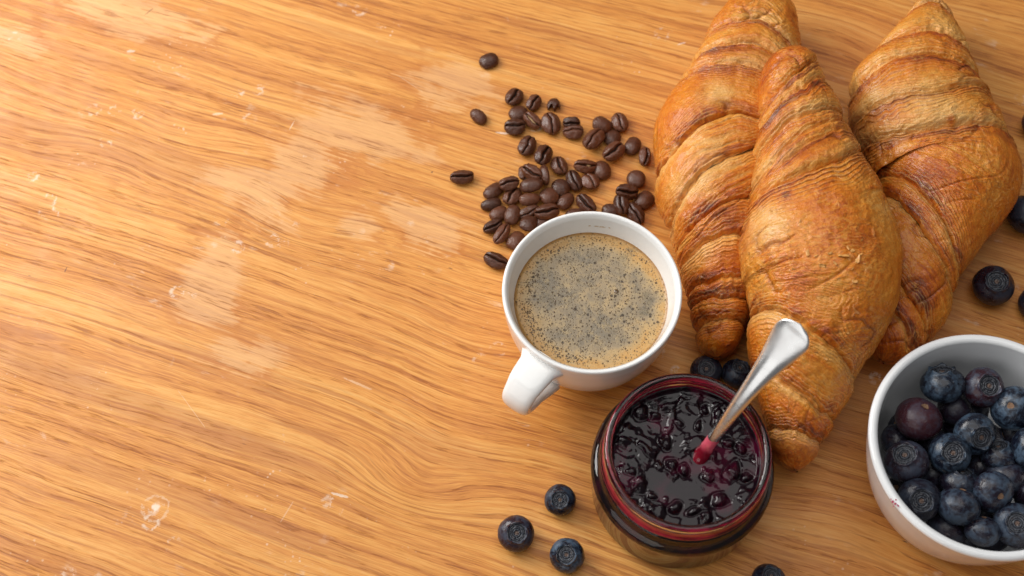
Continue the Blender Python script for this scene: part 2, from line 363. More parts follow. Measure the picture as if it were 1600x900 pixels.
def mat_glass():
    w = NT('jar_glass'); return w.p(base=(.97, .985, .98), rough=.0, trans=1.0, ior=1.5)
def mat_jam():
    w = NT('berry_jam'); X = w.coord('Object'); n = w.noise(X, 150.0, 3.0, .55, .6); n2 = w.noise(X, 60.0, 2.0)
    c = w.mix(w.ss(n2, .48, .64), (.0060, .0012, .0034), (.045, .0015, .012))
    return w.p(base=c, rough=.06, spec=.36, normal=w.bump(n, .0010, .20))
def mat_jam_film():
    w = NT('jam_film'); X = w.coord('Object'); n = w.noise(X, 120.0, 4.0, .6); st = w.noise(w.xyz(w.mul(w.sep(X)[0], .5), w.mul(w.sep(X)[1], .5), w.mul(w.sep(X)[2], 5.0)), 160.0, 3.0)
    c = w.mix(w.ss(w.add(w.mul(n, .5), w.mul(st, .5)), .40, .62), (.34, .002, .026), (.85, .030, .10))
    return w.p(base=c, rough=.10, spec=.6, normal=w.bump(n, .0008, .4))
def mat_steel():
    w = NT('spoon_steel'); X = w.coord('Object'); x, y, z = w.sep(X)
    n = w.noise(w.xyz(w.mul(x, 60), w.mul(y, 900), w.mul(z, 900)), 1.0, 3.0); s2 = w.noise(X, 90.0, 3.0)
    return w.p(base=w.mix(s2, (.86, .86, .85), (.76, .76, .76)), metal=1.0, rough=w.ss(s2, .3, .7, .20, .34), normal=w.bump(n, .00008, .35))
def mat_simple(name, base, rough=.5, **k):
    w = NT(name); n = w.noise(w.coord('Object'), 500.0, 3.0)
    return w.p(base=w.mix(n, base, tuple(c*.75 for c in base)), rough=rough, **k)

M_WOOD = mat_wood(); M_PASTRY = mat_pastry(); M_FLAKE = mat_flake()
M_CUP = mat_ceramic('white_glazed_ceramic'); M_BOWL = mat_ceramic('white_porcelain', (.80, .81, .82), .10)
M_CREMA = mat_crema(); M_BEAN = mat_bean(); M_SILVER = mat_simple('bean_silverskin', (.36, .22, .10), .5)
M_BERRY = mat_berry(); M_CALYX = mat_calyx(); M_SCAR = mat_simple('stem_scar', (.20, .11, .06), .7)
M_GLASS = mat_glass(); M_JAM = mat_jam(); M_FILM = mat_jam_film(); M_STEEL = mat_steel()
M_STAIN = mat_simple('coffee_stain', (.66, .50, .34), .3)
M_JAMSTAIN = mat_simple('dried_jam', (.45, .03, .09), .35)

# ------------------------------------------------------------------ the table top
tw, tl = 2.4, 1.8
nx, ny = 3, 3
tb = bpy.data.meshes.new('table_top')
v = [(-tw/2, -tl/2, 0), (tw/2, -tl/2, 0), (tw/2, tl/2, 0), (-tw/2, tl/2, 0), (-tw/2, -tl/2, -.03), (tw/2, -tl/2, -.03), (tw/2, tl/2, -.03), (-tw/2, tl/2, -.03)]
tb.from_pydata(v, [], [(0, 1, 2, 3), (7, 6, 5, 4), (0, 4, 5, 1), (1, 5, 6, 2), (2, 6, 7, 3), (3, 7, 4, 0)])
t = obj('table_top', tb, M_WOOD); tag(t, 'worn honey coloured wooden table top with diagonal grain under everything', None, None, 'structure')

# ------------------------------------------------------------------ coffee cup
CUPX, CUPY = 0.0360, -0.0271
cup = empty('coffee_cup', (CUPX, CUPY, 0))
tag(cup, 'white ceramic cup of black coffee with its handle toward lower left', 'cup')
outer = smooth_profile([(.0001, .0035), (.019, .0032), (.0225, .0005), (.0245, .0005), (.0258, .003), (.0300, .0085), (.0352, .0200), (.0385, .0330), (.0400, .0450), (.0405, .0520)], 8)
rim = [(.0405+.0003*math.sin(a)-.0012+.0012*math.cos(a), .0535+.0014*math.sin(a)) for a in np.linspace(.1, math.pi-.1, 12)]
inner = smooth_profile([(.0375, .0527), (.0366, .0490), (.0350, .0430), (.0328, .0350), (.029, .020), (.022, .009), (.012, .0062), (.0001, .006)], 8)
obj('cup_body', lathe('cup_body', list(outer)+rim+list(inner), 160), M_CUP, cup)
# handle: a wide flat band bent into a loop, swept from the wall out and back
hd = at(803, 630, .042)[:2]-np.array([CUPX, CUPY]); ha = math.atan2(hd[1], hd[0])
path = smooth_profile([(.0372, .0465), (.0440, .0478), (.0510, .0478), (.0548, .0460), (.0584, .0422), (.0590, .0372), (.0563, .0316), (.0515, .0264), (.0458, .0220), (.0400, .0185), (.0345, .0165)], 7)
tan = np.gradient(path, axis=0); tan /= np.linalg.norm(tan, axis=1)[:, None]; nor = np.stack([-tan[:, 1], tan[:, 0]], 1)
q = np.linspace(0, 2*np.pi, 40, endpoint=False); k = np.linspace(0, 1, len(path))
P = np.zeros((len(path), 40, 3))
for i in range(len(path)):
    wd = np.interp(k[i], [0, .08, .3, .5, .8, 1], [.0120, .0090, .0076, .0068, .0058, .0074]); th = np.interp(k[i], [0, .12, .5, .9, 1], [.0040, .0030, .0029, .0026, .0034])
    cx = np.sign(np.cos(q))*np.abs(np.cos(q))**.80; cy = np.sign(np.sin(q))*np.abs(np.sin(q))**.75
    a = path[i, 0]+nor[i, 0]*cy*th; zz = path[i, 1]+nor[i, 1]*cy*th; b = cx*wd
    P[i, :, 0] = a*math.cos(ha)-b*math.sin(ha); P[i, :, 1] = a*math.sin(ha)+b*math.cos(ha); P[i, :, 2] = zz
obj('handle', grid_mesh('handle', P, wrap_v=True, flip=True), M_CUP, cup)
# brown drips left on the wall above the coffee
rs = np.random.RandomState(3); vs = []; fs = []
for (px, py, ln) in ((931, 366, .0022), (940, 366, .0026), (949, 367, .0010), (922, 366, .0012), (936, 369, .0008)):
    p0 = at(px, py, .0500)-np.array([CUPX, CUPY, 0]); a0 = math.atan2(p0[1], p0[0]); m = 14; b0 = len(vs)
    def wall(a, zz):
        rr = np.interp(zz, [.043, .049, .0525], [.0350, .0366, .0375])-.00012; return (rr*math.cos(a), rr*math.sin(a), zz)
    zc = .0478+rs.uniform(-.0003, .0003); vs.append(wall(a0, zc))
    for j in range(m):
        t_ = 2*math.pi*j/m; e = 1+.25*math.sin(3*t_+rs.rand()*6); vs.append(wall(a0+math.cos(t_)*ln*.5*e/.036, zc+math.sin(t_)*.00035*e))
    for j in range(m): fs.append((b0, b0+1+(j+1) % m, b0+1+j))
obj('coffee_drip', new_mesh('coffee_drip', vs, fs), M_STAIN, cup)

# coffee
def disc(name, R, zf, nr, nt, rot=0):
    r = (np.linspace(0, 1, nr)**.85*R)[:, None]; th = np.linspace(0, 2*np.pi, nt, endpoint=False)[None]
    x = r*np.cos(th); y = r*np.sin(th); return np.stack([x, y, zf(x, y, np.hypot(x, y))], -1)
def coffee_z(x, y, r): return .0001*fbm(x*200, y*200, seed=2)+.0007*sstep(.0338, .0352, r)
coffee = empty('coffee', (CUPX, CUPY, .0428)); tag(coffee, 'black coffee with tan bubbly crema filling the white cup', 'coffee')
obj('coffee_surface', grid_mesh('coffee_surface', disc('c', .0352, coffee_z, 60, 128), wrap_v=True), M_CREMA, coffee)
bowlp = smooth_profile([(.0350, .0000), (.0326, -.0080), (.0288, -.0225), (.0215, -.0335), (.0115, -.0364), (.0001, -.0366)], 6)
obj('coffee_body', lathe('coffee_body', bowlp[::-1], 96), mat_simple('brewed_coffee', (.03, .012, .005), .1), coffee)
# foam: separate bubbles standing on the crema
M_BUB = (lambda w: w.p(base=(.13, .075, .03), rough=.06, spec=.7, coat=.6))(NT('foam_bubble'))
rs = np.random.RandomState(11); vs = []; fs = []
def dome(cx, cy, cz, r, hscale=.45, nn=10, mm=4):
    b0 = len(vs)
    for i in range(1, mm+1):
        ph = math.pi/2*i/mm
        for j in range(nn):
            t_ = 2*math.pi*j/nn; vs.append((cx+r*math.sin(ph)*math.cos(t_), cy+r*math.sin(ph)*math.sin(t_), cz+r*hscale*math.cos(ph)))
    vs.append((cx, cy, cz+r*hscale)); top = len(vs)-1
    for j in range(nn):
        fs.append((top, b0+j, b0+(j+1) % nn, b0+(j+1) % nn))
        for i in range(mm-1):
            fs.append((b0+i*nn+j, b0+(i+1)*nn+j, b0+(i+1)*nn+(j+1) % nn, b0+i*nn+(j+1) % nn))
for i in range(620):
    a = rs.uniform(0, 6.283); rr = .0330*math.sqrt(rs.rand()); rad = rs.choice([.00022, .0003, .00042], p=[.55, .33, .12])*rs.uniform(.8, 1.2)
    if rs.rand() < .35: rr = rs.uniform(.027, .0315); a = rs.uniform(2.6, 4.6)
    dome(rr*math.cos(a), rr*math.sin(a), .00006, rad)
p = at(963, 455, .043)-np.array([CUPX, CUPY, 0]); dome(p[0], p[1], .00005, .00115, .35, 16, 5)
bm = new_mesh('foam_bubble', vs, [f for f in fs]); b = obj('foam_bubble', bm, M_BUB, coffee); b['kind'] = 'stuff'

# ------------------------------------------------------------------ jam jar, jam, spoon
JX, JY = 0.0754, -0.1018
jar = empty('jam_jar', (JX, JY, 0)); tag(jar, 'open squat glass jar of dark berry jam holding a spoon', 'jar')
def arc(cx, cz, r, a0, a1, n, sx=1.0): return [(cx+r*sx*math.cos(a), cz+r*math.sin(a)) for a in np.linspace(a0, a1, n)]
jo = [(.0001, .0012), (.020, .0012), (.030, .0002), (.0350, .0001)]+arc(.0350, .0042, .0041, -1.4, 0, 7)+[(.0393, .008), (.0398, .018), (.0403, .0260)]
jo += arc(.0363, .0292, .0043, -.2, 1.25, 9)+[(.0372, .0343), (.0364, .0355), (.0360, .0368)]
jo += arc(.0362, .0390, .0012, -1.1, 1.1, 7)+[(.0359, .0408)]+arc(.0361, .0432, .0011, -1.1, 1.1, 7)+[(.0358, .0455), (.0357, .0475)]
jo += arc(.0343, .0502, .0018, -.3, math.pi+.1, 14)
ji = [(.0326, .0480), (.0328, .0440), (.0330, .0380), (.0340, .0345), (.0362, .0310), (.0372, .0270), (.0370, .012)]+arc(.0325, .0085, .0043, 0, -1.5, 7)+[(.020, .0042), (.0001, .0048)]
obj('glass_body', lathe('glass_body', jo+ji, 160), M_GLASS, jar)
# jam stain on the inside of the neck
def film_fn(P, th):
    top = .0478+.0013*fbm(np.cos(th)*3, np.sin(th)*3, seed=5)
    P[..., 2] = np.where(P[..., 2] > .0445, top[None]-.0030, P[..., 2]); return P
flm = [(.0333, .0450), (.0334, .0435), (.0336, .0400), (.0338, .0380)]
obj('jam_smear', lathe('jam_smear', flm[::-1], 128, film_fn), M_FILM, jar)

jam = empty('jam', (JX, JY, 0)); tag(jam, 'glossy dark berry jam with lumps of fruit inside the glass jar', 'jam')
rs = np.random.RandomState(8)
lumps = []
for px, py, rr, h in ((1000, 640, 6, 2.2), (1025, 650, 5, 1.8), (1045, 632, 7, 1.5), (1100, 640, 5, 2), (1090, 665, 4, 1.8), (1040, 690, 6, 2.), (1070, 735, 5, 2.2), (1050, 725, 6, 2.), (1110, 745, 5, 1.6),
                      (1145, 735, 8, 2.6), (1165, 745, 5, 2.2), (1125, 780, 7, 2.2), (1085, 800, 6, 2.), (1055, 795, 5, 2.), (1000, 755, 6, 1.6), (985, 735, 4, 1.4), (990, 785, 5, 2.), (1140, 690, 5, 1.8), (1120, 650, 6, 1.6),
                      (1160, 700, 5, 2.), (975, 690, 5, 1.), (1010, 700, 8, 1.2), (1105, 810, 5, 1.6), (1060, 660, 4, 1.4), (1020, 775, 4, 1.2), (1030, 800, 7, 1.5)):
    p = at(px, py, .041); lumps.append((p[0]-JX, p[1]-JY, rr*.00033*1.5, h*.00085, rs.uniform(0, 3.14), rs.uniform(.5, 1)))
def jam_z(x, y, r):
    qx = .8*x-.6*y+.0035*fbm(x*95, y*95, seed=71, octs=2); qy = .6*x+.8*y+.0035*fbm(x*95, y*95, seed=72, octs=2)
    z = .0398+.0013*fbm(qx*60, qy*60, seed=21, octs=3)+.0012*sstep(.02, .55, fbm(qx*135+9, qy*135, seed=4, octs=3))
    wx = x+.0012*vnoise(x*260, y*260, seed=31); wy = y+.0012*vnoise(x*260, y*260, seed=32)
    for cx, cy, s, h, a, el in lumps:
        dx, dy = wx-cx, wy-cy; u = (dx*math.cos(a)+dy*math.sin(a))/s; v_ = (-dx*math.sin(a)+dy*math.cos(a))/(s*el)
        d = np.sqrt(u*u+v_*v_); z = z+h*np.exp(-(d**3.2))-.35*h*np.exp(-((d-1.25)/.3)**2)
    return z+.0022*sstep(.0305, .0327, r)**2
obj('jam_surface', grid_mesh('jam_surface', disc('j', .03285, jam_z, 170, 360), wrap_v=True), M_JAM, jam)
jb = [(.0001, .0047), (.0200, .0041)]+arc(.0325, .0085, .0044, -1.5, 0, 7)+[(.03705, .012), (.03725, .0270), (.0363, .0311), (.0341, .0346), (.0331, .0380), (.0329, .0415)]
obj('jam_body', lathe('jam_body', jb, 128), M_JAM, jam)

# spoon: bowl deep in the jam, handle leaning out to the upper right
spoon = empty('spoon', (0, 0, 0)); tag(spoon, 'steel spoon leaning out of the jam with its wide handle end up', 'spoon')
A = at(1095, 712, .0405); Bp = at(1243, 518, .098)
dv = (Bp-A); L = np.linalg.norm(dv); dv = dv/L
pts_t = np.linspace(-.018, L+.0045, 90)
side = np.cross(dv, [0, 0, 1.0]); side /= np.linalg.norm(side); up = np.cross(side, dv)
hw = np.interp(pts_t/L, [-.3, 0, .15, .35, .55, .72, .86, .95, 1.0], [.0024, .0027, .0027, .0030, .0037, .0051, .0072, .0086, .0088])
kk = np.ones(11)/11; hw = np.convolve(np.pad(hw, 5, mode='edge'), kk, 'valid')
endt = np.clip((pts_t-(L-.0040))/.0085, 0, 1); hw = hw*np.sqrt(np.maximum(1-endt**2, 0.0004))
thk = np.interp(pts_t/L, [-.2, .3, .7, .95, 1.05], [.0016, .0015, .0013, .0011, .0006])
curve = .0045*np.sin(np.clip(pts_t/L, 0, 1)*math.pi)+.003*(np.clip(pts_t/L-.75, 0, 1)/.25)**2*0
q = np.linspace(0, 2*np.pi, 32, endpoint=False)
P = np.zeros((90, 32, 3))
for i in range(90):
    cx = np.sign(np.cos(q))*np.abs(np.cos(q))**.8; cy = np.sin(q)
    dish = -.20*hw[i]*(cx**2)*(1-.9*np.clip((pts_t[i]/L-.80)/.2, 0, 1))+.0012*np.clip((pts_t[i]/L-.82)/.2, 0, 1)**2
    P[i] = A+dv*pts_t[i]+np.outer(cx*hw[i], side)+np.outer(cy*thk[i]+curve[i]+dish, up)
obj('spoon_handle', grid_mesh('spoon_handle', P, wrap_v=True), M_STEEL, spoon)
fi = (pts_t > -.012) & (pts_t < .0125)
Pf = P[fi].copy(); ctr = Pf.mean(1, keepdims=True); nf = len(Pf)
gro = np.linspace(1.55, 1.06, nf)[:, None, None]; wob = fbm(np.arange(nf)[:, None]*.35, np.cos(q)[None]*1.2, seed=3)[..., None]
Pf = ctr+(Pf-ctr)*(gro+.16*wob); cut = (.3*np.cos(q)+.25*np.sin(3*q))*.0022; Pf[-1] += np.outer(cut, dv); Pf[-2] += np.outer(cut*.6, dv)
w_ = NT('wet_jam_coat'); X_ = w_.coord('Object')
gr = w_.n('ShaderNodeVectorMath', operation='DOT_PRODUCT'); w_.set(gr.inputs[0], X_); gr.inputs[1].default_value = tuple(dv)
M_WET = w_.p(base=w_.mix(w_.ss(w_.add(gr.outputs['Value'], w_.mul(w_.sub(w_.noise(X_, 400., 2.), .5), .004)), float(A@dv)+.003, float(A@dv)+.0085), (.16, .002, .012), (.60, .085, .13)), rough=.08, spec=.7, coat=.5)
obj('jam_smear', grid_mesh('jam_smear', Pf, wrap_v=True), M_WET, spoon)
bc = A-dv*.030+np.array([0, 0, -.002]); uu, vv = np.meshgrid(np.linspace(0, math.pi, 24), np.linspace(0, 2*np.pi, 40, endpoint=False), indexing='ij')
ex, ey = np.cos(uu)*.019, np.sin(uu)*np.cos(vv)*.0115; ez = np.sin(uu)*np.sin(vv)*.0012-.004*(1-(ex/.019)**2)*(1-(ey/.012)**2)
hz = dv*np.array([1, 1, .45]); hz /= np.linalg.norm(hz); s2 = np.cross(hz, [0, 0, 1.]); s2 /= np.linalg.norm(s2); u2 = np.cross(s2, hz)
bc = np.array([A[0]-hz[0]*.022, A[1]-hz[1]*.022, .024])
obj('spoon_bowl', grid_mesh('spoon_bowl', bc+ex[..., None]*hz+ey[..., None]*s2+ez[..., None]*u2, wrap_v=True), M_STEEL, spoon)

# ------------------------------------------------------------------ croissants
def croissant(label, spine, tips, edges, mid, seed, pale_spots=(), dark_spots=(), n_th=440, flat=True, name='croissant'):
    """spine rows: (u, px, py, half-width px, height z of axis, vertical radius m); edges: list of (left, middle, right) u values of each
    rolled-dough edge, top to bottom; mid: index i such that the outermost lap lies between edge i and edge i+1."""
    U = np.linspace(0, 1, 600); S = np.array(spine, float)
    def sm(v, k=41):
        y = np.interp(U, S[:, 0], v); yp = np.concatenate([2*y[0]-y[1:k//2+1][::-1], y, 2*y[-1]-y[-k//2:-1][::-1]]); ker = np.hanning(k+2)[1:-1]; ker /= ker.sum()
        return np.convolve(yp, ker, 'valid')[:600]
    PX, PY, HW, ZZ, VB = [sm(S[:, i]) for i in range(1, 6)]
    P3 = np.array([at(a, b, c) for a, b, c in zip(PX, PY, ZZ)])
    dist = np.linalg.norm(P3-CAM, axis=1); A_ = HW*dist/FOC-.0011
    T = np.gradient(P3, axis=0); T[:, 2] *= .3; T /= np.linalg.norm(T, axis=1)[:, None]
    Sd = np.cross(np.array([0, 0, 1.]), T); Sd /= np.linalg.norm(Sd, axis=1)[:, None]; N = np.cross(T, Sd); N *= np.sign(N[:, 2:3])
    Ln = np.linalg.norm(np.diff(P3, axis=0), axis=1).sum()
    c0, c1 = tips
    def capf(u):
        r = np.ones_like(u); a = u < c0; r[a] = np.sqrt(np.maximum(1-(1-u[a]/c0)**2, 0)); b = u > 1-c1; r[b] = np.sqrt(np.maximum(1-(1-(1-u[b])/c1)**2, 0)); return r
    def I(arr, u): return np.stack([np.interp(u, U, arr[:, i]) for i in range(3)], -1) if arr.ndim == 2 else np.interp(u, U, arr)
    th = np.linspace(-np.pi, np.pi, n_th, endpoint=False); phi = np.sin(th)
    def edge(e, k):
        l, m_, r = e; base = m_+(r-l)/2*phi+((r+l)/2-m_)*phi**2
        back = np.where(np.cos(th) < 0, 1, 0)
        wig = .0065*vnoise(th*2.2, 0*th, k*3.1+seed)*np.cos(th/2)**2+.0028*vnoise(th*9, 0*th, k*5.3+seed)*np.cos(th/2)**2
        return np.clip(base+wig, 0.0, 1.0)
    E_ = [np.zeros(n_th)]+[edge(e, i) for i, e in enumerate(edges)]+[np.ones(n_th)]
    root = empty(name, (0, 0, 0)); tag(root, label, 'croissant', 'croissants on the wooden table')
    nb = len(E_)-1; center = I(P3, np.array([.5]))[0]; base_xy = np.array([center[0], center[1], 0]); root.location = base_xy
    for b in range(nb):
        Ea, Eb = E_[b], E_[b+1]; wm = np.abs(Eb-Ea).mean()*Ln; nt = int(np.clip(wm/.00026, 30, 320))
        s = np.linspace(0, 1, nt)[:, None]
        under = min(.022, .35*wm/Ln+.008)
        if b < mid: a_, b_ = Ea[None], np.minimum(Eb+under, 1)[None]; t = 1-s; u = a_+(b_-a_)*s; lip0, lip1 = (b > 0), False
        elif b > mid: a_, b_ = np.maximum(Ea-under, 0)[None], Eb[None]; t = s; u = a_+(b_-a_)*s; lip0, lip1 = False, (b < nb-1)
        else: a_, b_ = Ea[None], Eb[None]; t = s*1.0; u = a_+(b_-a_)*s; lip0 = lip1 = True
        u = np.broadcast_to(u, (nt, n_th)).copy(); s2_ = np.broadcast_to(s, u.shape); t = np.broadcast_to(t, u.shape)
        W = (b_-a_)*Ln+0*u; ds = s2_*W; de = (1-s2_)*W       # metres from each border of the lap
        amp = np.clip(W/.020, .30, 1.0)
        THa = th[None]*I(A_, u); c_, s_t = np.cos(th)[None]+0*u, np.sin(th)[None]+0*u
        X3 = (u*Ln, I(A_, u)*s_t, I(A_, u)*c_)
        sd = seed*7+b*13
        if b == mid: t_o = np.minimum(ds, de); off = .0024*amp*np.sin(np.pi*s2_)**.6
        else: off = (.0014+.0010*((b*37+seed*11) % 5)/4)*amp*np.sin(np.pi*np.clip((t-.10)/.98, 0, 1)**.85)
        inner_d = None
        if b != mid:
            inner_d = (de if b < mid else ds)                # distance from the tucked-under border
            tuckd = under*Ln
            off = off-.0034*amp*(1-sstep(tuckd*.6, tuckd*1.0+.0035, inner_d))
        lipd = np.full_like(u, 9.)
        if lip0: lipd = np.minimum(lipd, ds)
        if lip1: lipd = np.minimum(lipd, de)
        off = off+.0006*amp*np.exp(-(lipd/.0022)**2)-.0030*amp*(1-sstep(0, .0016, lipd))
        # wrinkles running along the border, blisters, broad dents
        lam = vnoise((ds+.0022*fbm(X3[0]*45, X3[1]*45, X3[2]*45, sd, 2))*620, X3[1]*26, X3[2]*26, sd+3)
        lam2 = vnoise((ds+.0016*fbm(X3[0]*80, X3[1]*60, X3[2]*60, sd, 2))*1500, X3[1]*60, X3[2]*60, sd+4)
        patchy = sstep(-.25, .35, fbm(X3[0]*55, X3[1]*38, X3[2]*38, sd+5, 2))
        nearlip = np.exp(-(lipd/.0055)**2); neartuck = np.exp(-((inner_d-under*Ln)/.0055)**2)*(inner_d > 0) if inner_d is not None else 0*u
        lw = np.clip(.22+.95*nearlip+.55*neartuck+.45*patchy, 0, 1.2)
        bl = fbm(X3[0]*330, X3[1]*330, X3[2]*330, sd+6, 3); bl2 = np.abs(fbm(X3[0]*150, X3[1]*150, X3[2]*150, sd+7, 3))
        broad = fbm(X3[0]*42, X3[1]*42, X3[2]*42, sd+8, 3)+.6*fbm(X3[0]*19, X3[1]*19, X3[2]*19, seed, 2)
        fold = 1-np.abs(fbm(X3[0]*60+X3[1]*50, X3[1]*34-X3[0]*14, X3[2]*34, sd+9, 2))*5.5; fold = np.clip(fold, 0, 1)**2*patchy
        off = off+lw*(.00036*lam+.00016*lam2)+.00022*bl+.0007*(.18-bl2)+.0013*broad-.0011*fold*(amp)
        # terraces of thin layers beside each border, and peeled skins on the belly
        edge_d = lipd if inner_d is None else np.minimum(lipd, np.abs(inner_d-under*Ln)+.0008)
        qd = edge_d/.00175+1.5*fbm(X3[1]*28, X3[2]*28, ds*60, sd+15, 2)+.8*fbm(X3[0]*90, X3[1]*90, X3[2]*90, sd+16, 2)
        fq = qd-np.floor(qd); ew = np.exp(-(edge_d/.0115)**2)*sstep(-.55, .0, fbm(X3[1]*40, X3[2]*40, ds*90, sd+17, 2))*amp
        off = off+ew*.00078*(fq-.5)*sstep(1, .90, fq)
        tline = ew*np.exp(-((fq-.0)/.12)**2)+ew*np.exp(-((1-fq)/.07)**2)
        pf = fbm(X3[0]*58, X3[1]*34, X3[2]*34, sd+18, 4)*7.0; ff = pf-np.floor(pf); pm = sstep(-.1, .25, fbm(X3[0]*33+5, X3[1]*33, X3[2]*33, sd+19, 2))*(1-np.exp(-(edge_d/.004)**2))
        off = off+pm*.00032*(np.floor(pf)*.35+sstep(.80, 1.0, ff)*1.0-.9*sstep(0, .9, ff)*.6)
        pline = pm*np.exp(-((ff-.96)/.05)**2); pdark = pm*np.exp(-((ff-.03)/.06)**2)
        cap = capf(u); a = I(A_, u)*cap; vb = I(VB, u)*cap
        off = off*np.clip(cap*1.2, 0, 1)-.0018
        pos = I(P3, u)+I(Sd, u)*((a+off)*np.sign(s_t)*np.abs(s_t)**.94)[..., None]+I(N, u)*((vb+off)*np.sign(c_)*np.abs(c_)**.92)[..., None]
        z = pos[..., 2]; 
        if flat: pos[..., 2] = np.where(z < .004, .0006+.0034*np.exp((z-.004)/.006), z)
        me = grid_mesh('dough_layer', pos-base_xy, wrap_v=True, flip=True)
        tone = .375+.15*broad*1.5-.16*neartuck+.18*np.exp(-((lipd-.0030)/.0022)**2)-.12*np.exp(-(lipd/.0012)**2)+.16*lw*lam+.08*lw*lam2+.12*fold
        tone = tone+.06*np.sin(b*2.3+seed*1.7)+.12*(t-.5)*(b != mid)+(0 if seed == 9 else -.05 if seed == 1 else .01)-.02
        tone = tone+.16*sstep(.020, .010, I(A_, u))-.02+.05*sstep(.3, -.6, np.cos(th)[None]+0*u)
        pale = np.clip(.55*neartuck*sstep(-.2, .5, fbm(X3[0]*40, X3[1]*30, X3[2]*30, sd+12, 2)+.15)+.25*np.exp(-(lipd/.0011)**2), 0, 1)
        ux, uy = pos[..., 0], pos[..., 1]
        for (px, py, rp, kd) in pale_spots:
            p_ = at(px, py, .05); g = np.exp(-((ux-p_[0])**2+(uy-p_[1])**2)/(rp*.0003)**2); pale = np.clip(pale+kd*g*(1+.5*bl), 0, 1); tone = tone-.1*g
        for (px, py, rp, kd) in dark_spots:
            p_ = at(px, py, .05); g = np.exp(-((ux-p_[0])**2+(uy-p_[1])**2)/(rp*.0003)**2); tone = tone+kd*g; pale = pale*(1-g)
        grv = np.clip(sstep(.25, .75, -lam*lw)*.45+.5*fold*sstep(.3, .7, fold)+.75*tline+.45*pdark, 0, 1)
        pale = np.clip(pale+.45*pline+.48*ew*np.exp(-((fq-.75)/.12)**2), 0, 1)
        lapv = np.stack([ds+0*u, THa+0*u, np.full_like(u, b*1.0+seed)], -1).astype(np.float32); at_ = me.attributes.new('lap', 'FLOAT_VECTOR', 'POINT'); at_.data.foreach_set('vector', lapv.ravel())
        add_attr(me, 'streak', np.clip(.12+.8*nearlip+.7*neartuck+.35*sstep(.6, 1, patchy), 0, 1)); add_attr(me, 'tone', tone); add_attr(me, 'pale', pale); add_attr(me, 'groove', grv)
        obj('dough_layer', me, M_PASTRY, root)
    return root, base_xy

SP1 = [(0, 1197, -14, 34, .018, .013), (.06, 1192, 20, 56, .020, .018), (.13, 1180, 60, 72, .022, .021), (.25, 1162, 130, 92, .025, .024), (.41, 1130, 220, 110, .027, .027), (.55, 1126, 300, 103, .027, .027),
       (.72, 1130, 400, 78, .024, .024), (.86, 1126, 480, 52, .019, .018), (.95, 1122, 530, 38, .015, .014), (1, 1120, 560, 30, .013, .012)]
ED1 = [(.18, .15, .20), (.25, .215, .235), (.315, .275, .30), (.52, .415, .39), (.64, .52, .46), (.71, .64, .60), (.76, .715, .70), (.83, .82, .81), (.87, .865, .855), (.93, .92, .91)]
croissant('golden croissant at the left of the three, curving down behind the coffee cup', SP1, (.06, .035), ED1, 3, 1,
          pale_spots=((1120, 150, 26, .6), (1080, 290, 30, .5), (1110, 250, 26, .4), (1100, 385, 20, .4)), dark_spots=((1120, 190, 30, .04), (1095, 325, 26, .20), (1120, 425, 26, .2), (1120, 530, 26, .25), (1125, 98, 30, .15)))
SP3 = [(0, 1455, 0, 24, .016, .010), (.07, 1450, 40, 44, .019, .016), (.14, 1446, 80, 66, .022, .021), (.26, 1434, 150, 108, .025, .026), (.36, 1446, 205, 112, .027, .028), (.47, 1478, 270, 116, .027, .028),
       (.6, 1452, 340, 90, .026, .026), (.72, 1425, 410, 80, .024, .024), (.85, 1410, 480, 72, .021, .021), (.94, 1395, 530, 54, .017, .016), (1, 1376, 566, 34, .013, .012)]
ED3 = [(.075, .045, .075), (.19, .15, .165), (.27, .215, .21), (.335, .325, .28), (.375, .42, .44), (.56, .64, .74), (.61, .70, .80), (.77, .86, .93), (.84, .92, .965)]
croissant('croissant at the far right of the three, its lower end behind the berry bowl', SP3, (.04, .045), ED3, 5, 5,
          pale_spots=((1440, 160, 40, .5), (1370, 140, 24, .5), (1480, 185, 26, .4), (1400, 215, 24, .3)), dark_spots=((1475, 60, 26, .15), (1440, 270, 40, .12), (1440, 330, 50, .12), (1450, 450, 50, .15), (1400, 520, 30, .2), (1483, 196, 10, .5), (1395, 222, 10, .3)))
SP2 = [(0, 1233, 82, 26, .046, .012), (.05, 1236, 112, 46, .047, .019), (.12, 1240, 160, 58, .047, .023), (.22, 1252, 225, 80, .047, .026), (.35, 1268, 305, 106, .046, .029), (.47, 1280, 388, 126, .045, .031), (.58, 1281, 460, 119, .043, .031),
       (.70, 1265, 535, 98, .038, .028), (.80, 1256, 595, 82, .032, .024), (.90, 1247, 662, 55, .024, .019), (.96, 1242, 700, 40, .019, .015), (1, 1241, 737, 27, .016, .012)]
ED2 = [(.165, .10, .05), (.20, .14, .095), (.262, .207, .185), (.34, .245, .21), (.362, .275, .235), (.385, .345, .275), (.67, .72, .80), (.80, .865, .885), (.925, .94, .955)]
C2, C2B = croissant('plump croissant in front, lying between and partly over the other two', SP2, (.05, .035), ED2, 6, 9,
          pale_spots=((1190, 385, 26, .8), (1180, 355, 16, .5), (1175, 470, 16, .4)), dark_spots=((1205, 200, 26, .2), (1235, 470, 24, .18), (1180, 465, 6, .5), (1185, 476, 5, .4), (1215, 340, 8, .4), (1320, 400, 40, .15), (1300, 520, 50, .1), (1245, 110, 25, .12)))
